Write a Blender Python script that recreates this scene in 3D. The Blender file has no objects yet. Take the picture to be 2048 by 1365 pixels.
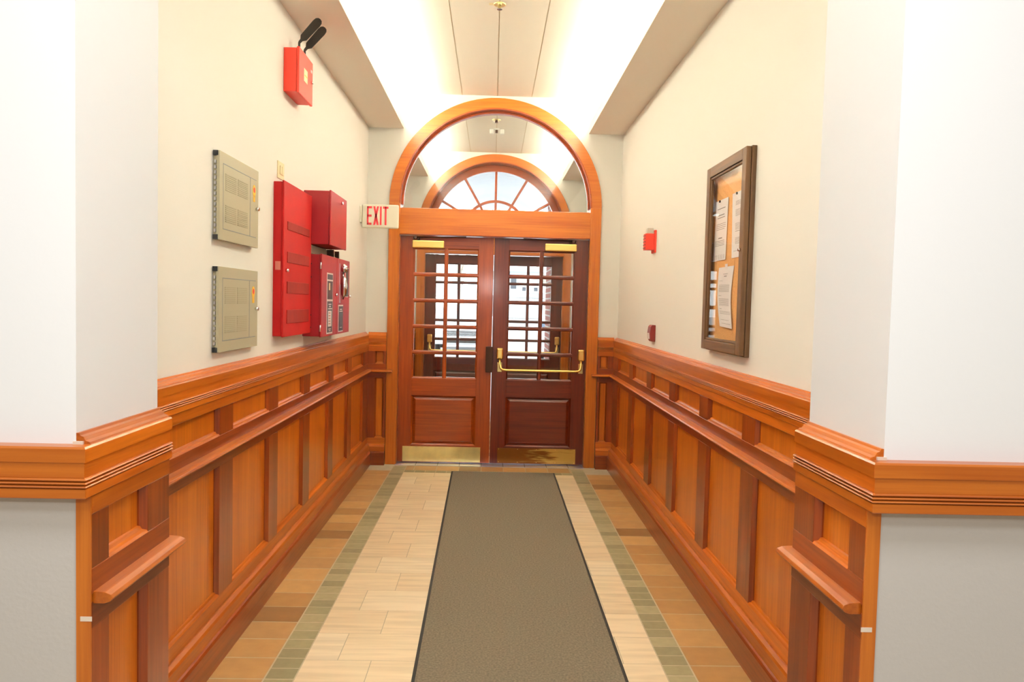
import bpy, bmesh, math, random
from mathutils import Vector, Matrix
random.seed(7)
scene = bpy.context.scene
C = scene.collection
PI = math.pi

# ------------------------------------------------------------------ camera
F_PX, PITCH, YAW, ROLL, EYE = 1550.0, .0485, .0261, .0247, 1.5
fw = Vector((math.sin(YAW)*math.cos(PITCH), math.cos(YAW)*math.cos(PITCH), -math.sin(PITCH)))
rt = Vector((math.cos(YAW), -math.sin(YAW), 0)); up = rt.cross(fw)
rt2 = rt*math.cos(ROLL)+up*math.sin(ROLL); up2 = -rt*math.sin(ROLL)+up*math.cos(ROLL)
cam_d = bpy.data.cameras.new('camera'); cam = bpy.data.objects.new('camera', cam_d); C.objects.link(cam)
cam_d.sensor_width = 36.0; cam_d.lens = F_PX/2048*36.0
cam_d.clip_start = .05; cam_d.clip_end = 400
M4 = Matrix(((rt2.x, up2.x, -fw.x, 0), (rt2.y, up2.y, -fw.y, 0), (rt2.z, up2.z, -fw.z, EYE), (0, 0, 0, 1)))
cam.matrix_world = M4
scene.camera = cam
scene.view_settings.view_transform = 'Standard'
scene.view_settings.look = 'None'
scene.view_settings.exposure = 0.15
scene.view_settings.gamma = 1.0
scene.view_settings.use_curve_mapping = False

# ------------------------------------------------------------------ sky (bright overcast) and lights
w = bpy.data.worlds.new('World'); scene.world = w; w.use_nodes = True
nt = w.node_tree; bg = nt.nodes['Background']
bg.inputs[0].default_value = (.90, .95, 1.0, 1); bg.inputs[1].default_value = 6.2

def area(name, loc, rot, sx, sy, power, col):
    d = bpy.data.lights.new(name, 'AREA'); d.shape = 'RECTANGLE'; d.size = sx; d.size_y = sy
    d.energy = power; d.color = col
    o = bpy.data.objects.new(name, d); C.objects.link(o); o.location = loc; o.rotation_euler = rot
    return o
WARM = (.92, 1.0, 1.0); HALL = (.96, 1.0, 1.06)
COVE, VCOVE, HALLP, FLASH = 150, 58, 30, 10
# fluorescent strips lying on the cove shelves (they shine up at the ceiling)
for s in (-1, 1):
    area('cove_light', (s*1.0, 4.55, 3.15), (PI, s*.30, 0), .10, 5.0, COVE, WARM)
    area('cove_light', (s*.97, 8.5, 3.15), (PI, s*.30, 0), .10, 2.2, VCOVE, WARM)
# added fill lamps over the unseen hall, placed to brighten the piers
for (x, y, q) in ((0, .65, 1.5), (-2.3, -.6, 1), (2.3, -.6, 1), (0, -2.4, 1)):
    area('hall_fill_light', (x, y, 3.30), (0, 0, 0), 1.2, .6, HALLP*q, HALL)
# the flash on the camera
area('camera_flash', (-.09, .02, 1.82), (PI/2, 0, 0), .08, .05, FLASH, (1, .98, .95))

# ------------------------------------------------------------------ materials
def lin(c):
    return tuple(((v/255)/12.92 if v/255 <= .04045 else ((v/255+.055)/1.055)**2.4) for v in c)
MAT = {}
def mat(name, col, rough=.5, metal=0., spec=.5, srgb=True, noise=0., nscale=20., bump=0., bscale=200., coat=0., emis=None, estr=0., trans=0.):
    m = bpy.data.materials.new(name); m.use_nodes = True; n = m.node_tree; p = n.nodes['Principled BSDF']
    c = lin(col) if srgb else col
    p.inputs['Base Color'].default_value = (*c, 1); p.inputs['Roughness'].default_value = rough
    p.inputs['Metallic'].default_value = metal; p.inputs['Specular IOR Level'].default_value = spec
    p.inputs['Coat Weight'].default_value = coat; p.inputs['Coat Roughness'].default_value = .12
    if emis: p.inputs['Emission Color'].default_value = (*lin(emis), 1); p.inputs['Emission Strength'].default_value = estr
    tc = n.nodes.new('ShaderNodeTexCoord')
    if noise:
        t = n.nodes.new('ShaderNodeTexNoise'); t.inputs['Scale'].default_value = nscale; t.inputs['Detail'].default_value = 4
        n.links.new(tc.outputs['Object'], t.inputs['Vector'])
        r = n.nodes.new('ShaderNodeMapRange'); r.inputs['From Min'].default_value = .3; r.inputs['From Max'].default_value = .7
        r.inputs['To Min'].default_value = 1-noise; r.inputs['To Max'].default_value = 1+noise
        n.links.new(t.outputs['Fac'], r.inputs['Value'])
        mx = n.nodes.new('ShaderNodeVectorMath'); mx.operation = 'SCALE'; mx.inputs[0].default_value = c
        n.links.new(r.outputs[0], mx.inputs['Scale']); n.links.new(mx.outputs[0], p.inputs['Base Color'])
    if bump:
        t = n.nodes.new('ShaderNodeTexNoise'); t.inputs['Scale'].default_value = bscale; t.inputs['Detail'].default_value = 2
        n.links.new(tc.outputs['Object'], t.inputs['Vector'])
        b = n.nodes.new('ShaderNodeBump'); b.inputs['Strength'].default_value = bump; b.inputs['Distance'].default_value = .002
        n.links.new(t.outputs['Fac'], b.inputs['Height']); n.links.new(b.outputs[0], p.inputs['Normal'])
    MAT[name] = m
    return m

def wood(name, light, dark, axis, rough=.28, vary=.16, fine=90., coat=.25):
    m = bpy.data.materials.new(name); m.use_nodes = True; n = m.node_tree; L = n.links.new; p = n.nodes['Principled BSDF']
    tc = n.nodes.new('ShaderNodeTexCoord'); mp = n.nodes.new('ShaderNodeMapping')
    oi = n.nodes.new('ShaderNodeObjectInfo')
    sc = [fine]*3; sc['xyz'.index(axis)] = 2.2
    mp.inputs['Scale'].default_value = sc
    ad = n.nodes.new('ShaderNodeVectorMath'); ad.operation = 'SCALE'; ad.inputs[0].default_value = (13, 7, 5)
    L(oi.outputs['Random'], ad.inputs['Scale']); L(ad.outputs[0], mp.inputs['Location'])
    L(tc.outputs['Object'], mp.inputs['Vector'])
    t1 = n.nodes.new('ShaderNodeTexNoise'); t1.inputs['Scale'].default_value = 1.0; t1.inputs['Detail'].default_value = 5; t1.inputs['Roughness'].default_value = .6
    L(mp.outputs[0], t1.inputs['Vector'])
    mp2 = n.nodes.new('ShaderNodeMapping'); sc2 = [9.]*3; sc2['xyz'.index(axis)] = .7; mp2.inputs['Scale'].default_value = sc2
    L(ad.outputs[0], mp2.inputs['Location']); L(tc.outputs['Object'], mp2.inputs['Vector'])
    t2 = n.nodes.new('ShaderNodeTexNoise'); t2.inputs['Scale'].default_value = 1.; t2.inputs['Detail'].default_value = 3; t2.inputs['Distortion'].default_value = 1.2
    L(mp2.outputs[0], t2.inputs['Vector'])
    mx = n.nodes.new('ShaderNodeMath'); mx.operation = 'MULTIPLY_ADD'; mx.inputs[1].default_value = .55
    m2 = n.nodes.new('ShaderNodeMath'); m2.operation = 'MULTIPLY'; m2.inputs[1].default_value = .45
    L(t2.outputs['Fac'], m2.inputs[0]); L(t1.outputs['Fac'], mx.inputs[0]); L(m2.outputs[0], mx.inputs[2])
    r = n.nodes.new('ShaderNodeValToRGB'); r.color_ramp.elements[0].position = .34; r.color_ramp.elements[1].position = .66
    r.color_ramp.elements[0].color = (*lin(dark), 1); r.color_ramp.elements[1].color = (*lin(light), 1)
    L(mx.outputs[0], r.inputs[0])
    hs = n.nodes.new('ShaderNodeHueSaturation')
    mr = n.nodes.new('ShaderNodeMapRange'); mr.inputs['To Min'].default_value = 1-vary; mr.inputs['To Max'].default_value = 1+vary*.7
    L(oi.outputs['Random'], mr.inputs['Value']); L(mr.outputs[0], hs.inputs['Value']); L(r.outputs[0], hs.inputs['Color'])
    L(hs.outputs[0], p.inputs['Base Color'])
    p.inputs['Roughness'].default_value = rough; p.inputs['Coat Weight'].default_value = coat; p.inputs['Coat Roughness'].default_value = .13
    b = n.nodes.new('ShaderNodeBump'); b.inputs['Strength'].default_value = .12; b.inputs['Distance'].default_value = .001
    L(t1.outputs['Fac'], b.inputs['Height']); L(b.outputs[0], p.inputs['Normal'])
    MAT[name] = m
    return m
for ax in 'xyz':
    wood('trim_wood_'+ax, (208, 112, 26), (166, 74, 10), ax, vary=.22, coat=.15)
    wood('stile_wood_'+ax, (158, 70, 18), (112, 40, 6), ax, vary=.15)
    wood('panel_wood_'+ax, (212, 118, 26), (172, 80, 12), ax, vary=.08, fine=140, coat=.08)
    wood('casing_wood_'+ax, (200, 112, 32), (170, 82, 15), ax, vary=.05, coat=.12)
    wood('door_wood_'+ax, (172, 74, 14), (126, 44, 4), ax, rough=.3, vary=.05, coat=.3)
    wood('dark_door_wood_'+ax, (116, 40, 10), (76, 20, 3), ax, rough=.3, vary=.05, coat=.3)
    wood('board_wood_'+ax, (118, 80, 40), (74, 46, 20), ax, rough=.5, vary=.03, coat=0.)
mat('plaster', (246, 241, 230), .75, bump=.12, bscale=60)
mat('hall_plaster', (228, 227, 225), .6, bump=.1, bscale=60)
mat('grey_paint', (188, 182, 175), .55, bump=.25, bscale=90)
mat('ceiling_paint', (243, 236, 222), .85)
mat('soffit_paint', (250, 240, 224), .85)
mat('groove', (222, 206, 176), .9)
mat('grout', (196, 180, 148), .9, noise=.05)
for i, c in enumerate(((188, 142, 84), (176, 130, 74), (198, 152, 92), (146, 104, 58), (182, 138, 84))):
    mat('clay_tile_%d' % i, c, .45, noise=.07, nscale=14)
for i, c in enumerate(((158, 147, 106), (146, 136, 98), (168, 155, 114))):
    mat('olive_tile_%d' % i, c, .5, noise=.07, nscale=25)
for i, c in enumerate(((246, 224, 184), (240, 217, 177), (248, 229, 192))):
    m = mat('cream_tile_%d' % i, c, .3)
    n = m.node_tree; L = n.links.new; tc = n.nodes.new('ShaderNodeTexCoord'); mp = n.nodes.new('ShaderNodeMapping')
    mp.inputs['Scale'].default_value = (2.2, 26, 1)
    mp.inputs['Location'].default_value = (i*3.1, i*5.7, 0)
    t = n.nodes.new('ShaderNodeTexNoise'); t.inputs['Scale'].default_value = 1; t.inputs['Detail'].default_value = 5; t.inputs['Distortion'].default_value = .4
    r = n.nodes.new('ShaderNodeValToRGB'); r.color_ramp.elements[0].position = .35; r.color_ramp.elements[1].position = .6
    r.color_ramp.elements[0].color = (*lin(tuple(v-18 for v in c)), 1); r.color_ramp.elements[1].color = (*lin(c), 1)
    L(tc.outputs['Object'], mp.inputs[0]); L(mp.outputs[0], t.inputs[0]); L(t.outputs['Fac'], r.inputs[0]); L(r.outputs[0], n.nodes['Principled BSDF'].inputs['Base Color'])
# floor mat: speckled carpet pile with faint lint
m = mat('mat_pile', (124, 112, 90), .95, noise=.30, nscale=110, bump=.6, bscale=420)
mat('mat_edge', (44, 40, 34), .7)
mat('brass', (244, 208, 124), .3, metal=1., noise=.06, nscale=8)
mat('satin_brass', (246, 230, 158), .32, metal=1., noise=.12, nscale=9)
# worn kick plate: dark tarnish breaking into bare brass towards the hinge side
m = mat('tarnished_brass', (200, 170, 90), .35, metal=1.)
n = m.node_tree; L = n.links.new; P = n.nodes['Principled BSDF']
tc = n.nodes.new('ShaderNodeTexCoord'); mp = n.nodes.new('ShaderNodeMapping'); mp.inputs['Scale'].default_value = (5, 1, 60)
t = n.nodes.new('ShaderNodeTexNoise'); t.inputs['Scale'].default_value = 1; t.inputs['Detail'].default_value = 5
sx = n.nodes.new('ShaderNodeSeparateXYZ'); L(tc.outputs['Object'], sx.inputs[0]); L(tc.outputs['Object'], mp.inputs[0]); L(mp.outputs[0], t.inputs[0])
mr = n.nodes.new('ShaderNodeMapRange'); mr.inputs['From Min'].default_value = -.25; mr.inputs['From Max'].default_value = .42; mr.inputs['To Min'].default_value = -.25; mr.inputs['To Max'].default_value = .25
L(sx.outputs[0], mr.inputs[0]); a = n.nodes.new('ShaderNodeMath'); a.operation = 'ADD'; L(mr.outputs[0], a.inputs[0]); L(t.outputs['Fac'], a.inputs[1])
r = n.nodes.new('ShaderNodeValToRGB'); r.color_ramp.elements[0].position = .42; r.color_ramp.elements[1].position = .56
r.color_ramp.elements[0].color = (*lin((142, 92, 44)), 1); r.color_ramp.elements[1].color = (*lin((206, 172, 92)), 1)
L(a.outputs[0], r.inputs[0]); L(r.outputs[0], P.inputs['Base Color'])
mat('bronze', (74, 48, 34), .4, metal=.6)
mat('steel', (200, 200, 205), .28, metal=1.)
mat('lit_gap_strip', (205, 205, 222), .35, metal=.8)  # lavender tone holds the light showing under the doors
mat('cabinet_grey', (176, 166, 136), .45)
mat('line_grey', (122, 128, 132), .5)
mat('vent_grey', (169, 159, 130), .6)
mat('black_rubber', (28, 28, 28), .5)
mat('black_plastic', (34, 27, 20), .45)
mat('red_paint', (170, 14, 12), .6, spec=.25, noise=.10, nscale=5)
mat('red_plate', (138, 26, 18), .6, spec=.25, noise=.15, nscale=9)
mat('deep_red', (158, 22, 28), .4, noise=.07, nscale=6)
mat('bright_red', (226, 56, 34), .45)
mat('maroon', (120, 22, 18), .35)
mat('ivory', (240, 222, 176), .5)
mat('yellow_sticker', (244, 190, 40), .5)
mat('red_sticker', (220, 50, 30), .5)
mat('exit_white', (244, 236, 214), .45)
mat('exit_red', (228, 48, 60), .5)
mat('label_black', (30, 32, 32), .35)
mat('label_white', (236, 230, 222), .5)
mat('label_rust', (200, 110, 90), .5)
mat('chrome', (225, 228, 232), .12, metal=1.)
mat('cork', (228, 168, 102), .85, noise=.12, nscale=160)
mat('paper', (253, 247, 243), .7)
mat('ink', (158, 148, 142), .7)
mat('white_plastic', (240, 238, 230), .4)
mat('smoke_plastic', (214, 206, 190), .3)
mat('fluor', (255, 250, 235), .5, emis=(255, 244, 214), estr=3.)
mat('fresh_scar', (214, 196, 176), .8)
mat('asphalt', (176, 176, 178), .9, noise=.08, nscale=2)
mat('car_silver', (226, 229, 233), .25, metal=.3, coat=.8)
mat('car_blue', (120, 138, 160), .25, metal=.3, coat=.8)
mat('car_glass', (160, 170, 178), .08, coat=.6)
mat('tyre', (30, 30, 30), .8)
mat('amber', (230, 130, 60), .3)
mat('siding', (206, 212, 218), .8)
mat('roofing', (158, 160, 162), .9)
mat('white_trim', (240, 240, 240), .6)
mat('window_dark', (70, 74, 84), .2)
mat('bark', (176, 166, 152), .9, noise=.2, nscale=6)
mat('iron', (120, 120, 118), .6)
mat('pale_brick_mortar', (200, 196, 190), .9)
m = mat('brick', (170, 96, 84), .85)
n = m.node_tree; L = n.links.new; tc = n.nodes.new('ShaderNodeTexCoord'); b = n.nodes.new('ShaderNodeTexBrick')
mp = n.nodes.new('ShaderNodeMapping'); mp.inputs['Rotation'].default_value = (PI/2, 0, 0)
b.inputs['Color1'].default_value = (*lin((176, 100, 86)), 1); b.inputs['Color2'].default_value = (*lin((156, 84, 72)), 1); b.inputs['Mortar'].default_value = (*lin((205, 200, 192)), 1)
b.inputs['Scale'].default_value = 1; b.inputs['Brick Width'].default_value = .2; b.inputs['Row Height'].default_value = .075; b.inputs['Mortar Size'].default_value = .01
L(tc.outputs['Object'], mp.inputs[0]); L(mp.outputs[0], b.inputs['Vector']); L(b.outputs['Color'], n.nodes['Principled BSDF'].inputs['Base Color'])
# clear glass: reflects by angle, lets the rest through
m = bpy.data.materials.new('clear_glass'); m.use_nodes = True; n = m.node_tree; L = n.links.new
n.nodes.remove(n.nodes['Principled BSDF']); out = n.nodes['Material Output']
tr = n.nodes.new('ShaderNodeBsdfTransparent'); tr.inputs[0].default_value = (.94, .95, .94, 1)
gl = n.nodes.new('ShaderNodeBsdfGlossy'); gl.inputs['Roughness'].default_value = .01
fr = n.nodes.new('ShaderNodeFresnel'); fr.inputs[0].default_value = 1.52
mu = n.nodes.new('ShaderNodeMath'); mu.operation = 'MULTIPLY'; mu.inputs[1].default_value = 1.0; mu.use_clamp = True
ge = n.nodes.new('ShaderNodeNewGeometry'); sb_ = n.nodes.new('ShaderNodeMath'); sb_.operation = 'SUBTRACT'; sb_.inputs[0].default_value = 1.6; mm = n.nodes.new('ShaderNodeMath'); mm.operation = 'MULTIPLY'; mm.inputs[1].default_value = 1.6
L(ge.outputs['Backfacing'], mm.inputs[0]); L(mm.outputs[0], sb_.inputs[1]); L(sb_.outputs[0], mu.inputs[1]); L(fr.outputs[0], mu.inputs[0]); mx = n.nodes.new('ShaderNodeMixShader'); L(mu.outputs[0], mx.inputs[0]); L(tr.outputs[0], mx.inputs[1]); L(gl.outputs[0], mx.inputs[2]); L(mx.outputs[0], out.inputs[0])
MAT['clear_glass'] = m
m = m.copy(); m.name = 'board_glass'; m.node_tree.nodes['Math'].inputs[1].default_value = .6
MAT['board_glass'] = m
for q_ in m.node_tree.nodes:
    if q_.type == 'BSDF_TRANSPARENT': q_.inputs[0].default_value = (.99, .99, .99, 1)
for q_ in m.node_tree.nodes:
    if q_.type == 'MATH' and q_.operation == 'SUBTRACT': q_.inputs[0].default_value = .55
    if q_.type == 'MATH' and q_.operation == 'MULTIPLY' and abs(q_.inputs[1].default_value-1.6) < .01: q_.inputs[1].default_value = .55

# ------------------------------------------------------------------ mesh helpers (all coordinates are world metres)
class MB:
    def __init__(s, default='plaster'):
        s.bm = bmesh.new(); s.m = []; s.d = default
    def mi(s, m):
        m = m or s.d
        if m not in s.m: s.m.append(m)
        return s.m.index(m)
    def box(s, x0, x1, y0, y1, z0, z1, m=None):
        x0, x1 = sorted((x0, x1)); y0, y1 = sorted((y0, y1)); z0, z1 = sorted((z0, z1))
        v = [s.bm.verts.new(p) for p in ((x0, y0, z0), (x1, y0, z0), (x1, y1, z0), (x0, y1, z0), (x0, y0, z1), (x1, y0, z1), (x1, y1, z1), (x0, y1, z1))]
        i = s.mi(m)
        for f in ((0, 3, 2, 1), (4, 5, 6, 7), (0, 1, 5, 4), (1, 2, 6, 5), (2, 3, 7, 6), (3, 0, 4, 7)):
            s.bm.faces.new([v[k] for k in f]).material_index = i
        return s
    def prism(s, pts, m=None):           # pts: two equal closed rings of 3D points
        a = [s.bm.verts.new(p) for p in pts[0]]; b = [s.bm.verts.new(p) for p in pts[1]]; i = s.mi(m); n = len(a)
        s.bm.faces.new(a).material_index = i; s.bm.faces.new(b[::-1]).material_index = i
        for k in range(n): s.bm.faces.new((a[k], b[k], b[(k+1) % n], a[(k+1) % n])).material_index = i
        return s
    def poly(s, pts, off, m=None):       # flat polygon extruded by vector off
        o = Vector(off); return s.prism(([Vector(p) for p in pts], [Vector(p)+o for p in pts]), m)
    def tube(s, path, r, m=None, n=10, cap=True):
        path = [Vector(p) for p in path]; rs = r if isinstance(r, (list, tuple)) else [r]*len(path); i = s.mi(m); rings = []
        for k, p in enumerate(path):
            d = (path[min(k+1, len(path)-1)]-path[max(k-1, 0)]).normalized()
            u = d.cross(Vector((0, 0, 1)));  u = u if u.length > .1 else d.cross(Vector((1, 0, 0))); u.normalize(); v = d.cross(u)
            rings.append([s.bm.verts.new(p+(u*math.cos(2*PI*j/n)+v*math.sin(2*PI*j/n))*rs[k]) for j in range(n)])
        for k in range(len(rings)-1):
            for j in range(n):
                f = s.bm.faces.new((rings[k][j], rings[k][(j+1) % n], rings[k+1][(j+1) % n], rings[k+1][j])); f.material_index = i; f.smooth = True
        if cap:
            s.bm.faces.new(rings[0][::-1]).material_index = i; s.bm.faces.new(rings[-1]).material_index = i
        return s
    def ring(s, cx, cz, r0, r1, y0, y1, a0=0., a1=PI, n=48, m=None):   # arch ring in the xz plane
        pr = None; i = s.mi(m)
        first = None
        for k in range(n+1):
            a = a0+(a1-a0)*k/n; c, q = math.cos(a), math.sin(a)
            v = [s.bm.verts.new((cx+r*c, y, cz+r*q)) for r, y in ((r0, y0), (r1, y0), (r1, y1), (r0, y1))]
            if pr:
                for j in range(4):
                    s.bm.faces.new((pr[j], pr[(j+1) % 4], v[(j+1) % 4], v[j])).material_index = i
            else: s.bm.faces.new(v).material_index = i
            pr = v
        s.bm.faces.new(pr[::-1]).material_index = i
        return s
    def build(s, name, parent=None, bevel=0., smooth=False):
        bmesh.ops.recalc_face_normals(s.bm, faces=s.bm.faces)
        me = bpy.data.meshes.new(name)
        root = parent
        while root is not None and root.parent: root = root.parent
        if root is not None: bmesh.ops.translate(s.bm, verts=s.bm.verts, vec=-Vector(root.location))
        s.bm.to_mesh(me); s.bm.free()
        for k in s.m: me.materials.append(MAT[k])
        o = bpy.data.objects.new(name, me); C.objects.link(o)
        if parent is not None: o.parent = parent
        if bevel:
            b = o.modifiers.new('bevel', 'BEVEL'); b.width = bevel; b.segments = 2; b.limit_method = 'ANGLE'; b.angle_limit = .6
        if smooth:
            for p in me.polygons: p.use_smooth = True
        return o
def structure(o): o['kind'] = 'structure'; return o
def tag(o, label, cat, group=None):
    o['label'] = label; o['category'] = cat
    if group: o['group'] = group
    return o
def empty(name, loc=(0, 0, 0)):
    o = bpy.data.objects.new(name, None); o.empty_display_size = .1; C.objects.link(o); o.location = loc; return o

# ------------------------------------------------------------------ dimensions
XL, XR = -1.15, 1.15            # corridor plaster faces
D, D2 = 7.08, 9.72              # faces of the two end walls
CEIL, SOF = 3.363, 3.05
YN, YF = 1.62, 2.01             # pier front and back
PL, PR_ = -.858, .842           # pier plaster faces
SPR, RO, RI = 2.38, .961, .867  # arch springing height, outer and inner casing radius
CX = .008

# ------------------------------------------------------------------ floor
fl = MB('grout')
fl.box(-4.5, 4.5, -4.5, 9.95, -.06, -.0006, 'grout')
def tile(x0, x1, y0, y1, m, g=.0035):
    if x1-x0 < 3*g or y1-y0 < 3*g: return
    fl.box(x0+g, x1-g, y0+g, y1-g, -.004, 0, m)
rnd = random.Random(3)
def pickb():
    r = rnd.random(); return 'clay_tile_%d' % (3 if r < .13 else rnd.choice((0, 0, 1, 2, 4)))
k0 = -12
for side, off in ((-1, 3.003), (1, 2.980)):
    for k in range(-12, 21):
        y0 = off+.181*k; y1 = y0+.181
        if y0 > 6.96: break
        a, b = (XL+.02, -.865) if side < 0 else (.860, XR-.02)
        tile(a, b, y0, min(y1, 6.99), pickb())
    for k in range(-24, 45):
        y0 = off+.0905*k; y1 = y0+.0905
        if y0 > 6.95: break
        a, b = (-.865, -.746) if side < 0 else (.742, .860)
        tile(a, b, y0, y1, 'olive_tile_%d' % rnd.randrange(3))
for k in range(-9, 14):
    y0 = 3.17+.262*k; y1 = min(y0+.262, 6.74)
    if y0 > 6.70: break
    j = [-.61, -.01, .585] if k % 2 == 0 else [-.47, .13]
    xs = [-.746]+j+[.742]
    for a, b in zip(xs, xs[1:]): tile(a, b, y0, y1, 'cream_tile_%d' % rnd.randrange(3), .0018)
for k in range(16):
    tile(-.746+.093*k, -.746+.093*(k+1), 6.74, 6.83, 'olive_tile_%d' % rnd.randrange(3))
for k in range(9):
    x0 = -.87+.2*k
    tile(max(x0, -.746), min(x0+.2, .742), 6.83, 7.02, pickb())
for k in range(12):                                      # tiles running under the doors into the vestibule
    for q in range(15):
        tile(-1.15+.2*k, -.95+.2*k, 7.19+.17*q, 7.36+.17*q, pickb())
structure(fl.build('floor'))
th = MB('lit_gap_strip'); th.box(-.86, .875, 7.025, 7.19, -.003, .004)  # pale strip stands in for light falling on the tiles under the doors
for k in range(9): th.box(-.675+.2*k, -.668+.2*k, 7.02, 7.19, .004, .0046, 'line_grey')
structure(th.build('trim_1'))

# ------------------------------------------------------------------ walls, ceiling
structure(MB('plaster').box(XL-.12, XL, YF, D2, 0, CEIL).build('wall_left'))
structure(MB('plaster').box(XR, XR+.12, YF, D2, 0, CEIL).build('wall_right'))
def pierced(name, y0, y1, x0, x1, r, mt='plaster'):
    wl = MB(mt); n = 56; xs = [CX-r+2*r*k/n for k in range(n+1)]
    wl.box(x0, CX-r, y0, y1, 0, CEIL); wl.box(CX+r, x1, y0, y1, 0, CEIL)
    for a, b in zip(xs, xs[1:]):
        za = SPR+math.sqrt(max(0, r*r-(a-CX)**2)); zb = SPR+math.sqrt(max(0, r*r-(b-CX)**2))
        wl.prism(([(a, y0, za), (b, y0, zb), (b, y0, CEIL), (a, y0, CEIL)], [(a, y1, za), (b, y1, zb), (b, y1, CEIL), (a, y1, CEIL)]))
    return structure(wl.build(name))
pierced('wall_end', D, D+.20, XL-.12, XR+.12, RI+.03)
pierced('wall_exterior', D2, D2+.25, -3.2, 3.2, RI+.03)
# piers at the mouth of the corridor, white above and grey below their chair rail
for s, xp, nm in ((-1, PL, 'wall_near_left'), (1, PR_, 'wall_near_right')):
    wl = MB('hall_plaster')
    wl.box(xp, s*4.5, YN, YF, 1.10, CEIL); wl.box(xp, s*4.5, YN, YF, 0, 1.10, 'grey_paint')
    structure(wl.build(nm))
structure(MB('hall_plaster').box(PL, PR_, YN, YF, 2.95, CEIL).build('wall_lintel'))
hl = MB('hall_plaster'); hl.box(-4.5, 4.5, -4.62, -4.5, 0, CEIL); structure(hl.build('wall_hall_back'))
hl = MB('hall_plaster'); hl.box(-4.62, -4.5, -4.62, YF, 0, CEIL); structure(hl.build('wall_hall_left'))
hl = MB('hall_plaster'); hl.box(4.5, 4.62, -4.62, YF, 0, CEIL); structure(hl.build('wall_hall_right'))
ce = MB('ceiling_paint')
def ceil_strip(y0, y1):
    xs = [-4.6, -.318, -.312, -.003, .003, .306, .312, 4.6]
    for k in range(0, 7):
        mt = 'groove' if k % 2 else 'ceiling_paint'
        ce.box(xs[k], xs[k+1], y0, y1, CEIL+(.004 if k % 2 else 0), CEIL+.1, mt)
ceil_strip(YF, D2+.25); ce.box(-4.62, 4.62, -4.62, YF, CEIL, CEIL+.1)
structure(ce.build('ceiling'))
n_ = 2
for s in (-1, 1):
    for y0, y1 in ((YF, D), (D+.20, D2)):
        so = MB('soffit_paint'); so.box(s*.834, s*1.15, y0, y1, SOF, SOF+.05); so.box(s*.834, s*.856, y0, y1, SOF+.05, SOF+.085)
        structure(so.build('trim_%d' % n_)); n_ += 1

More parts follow.
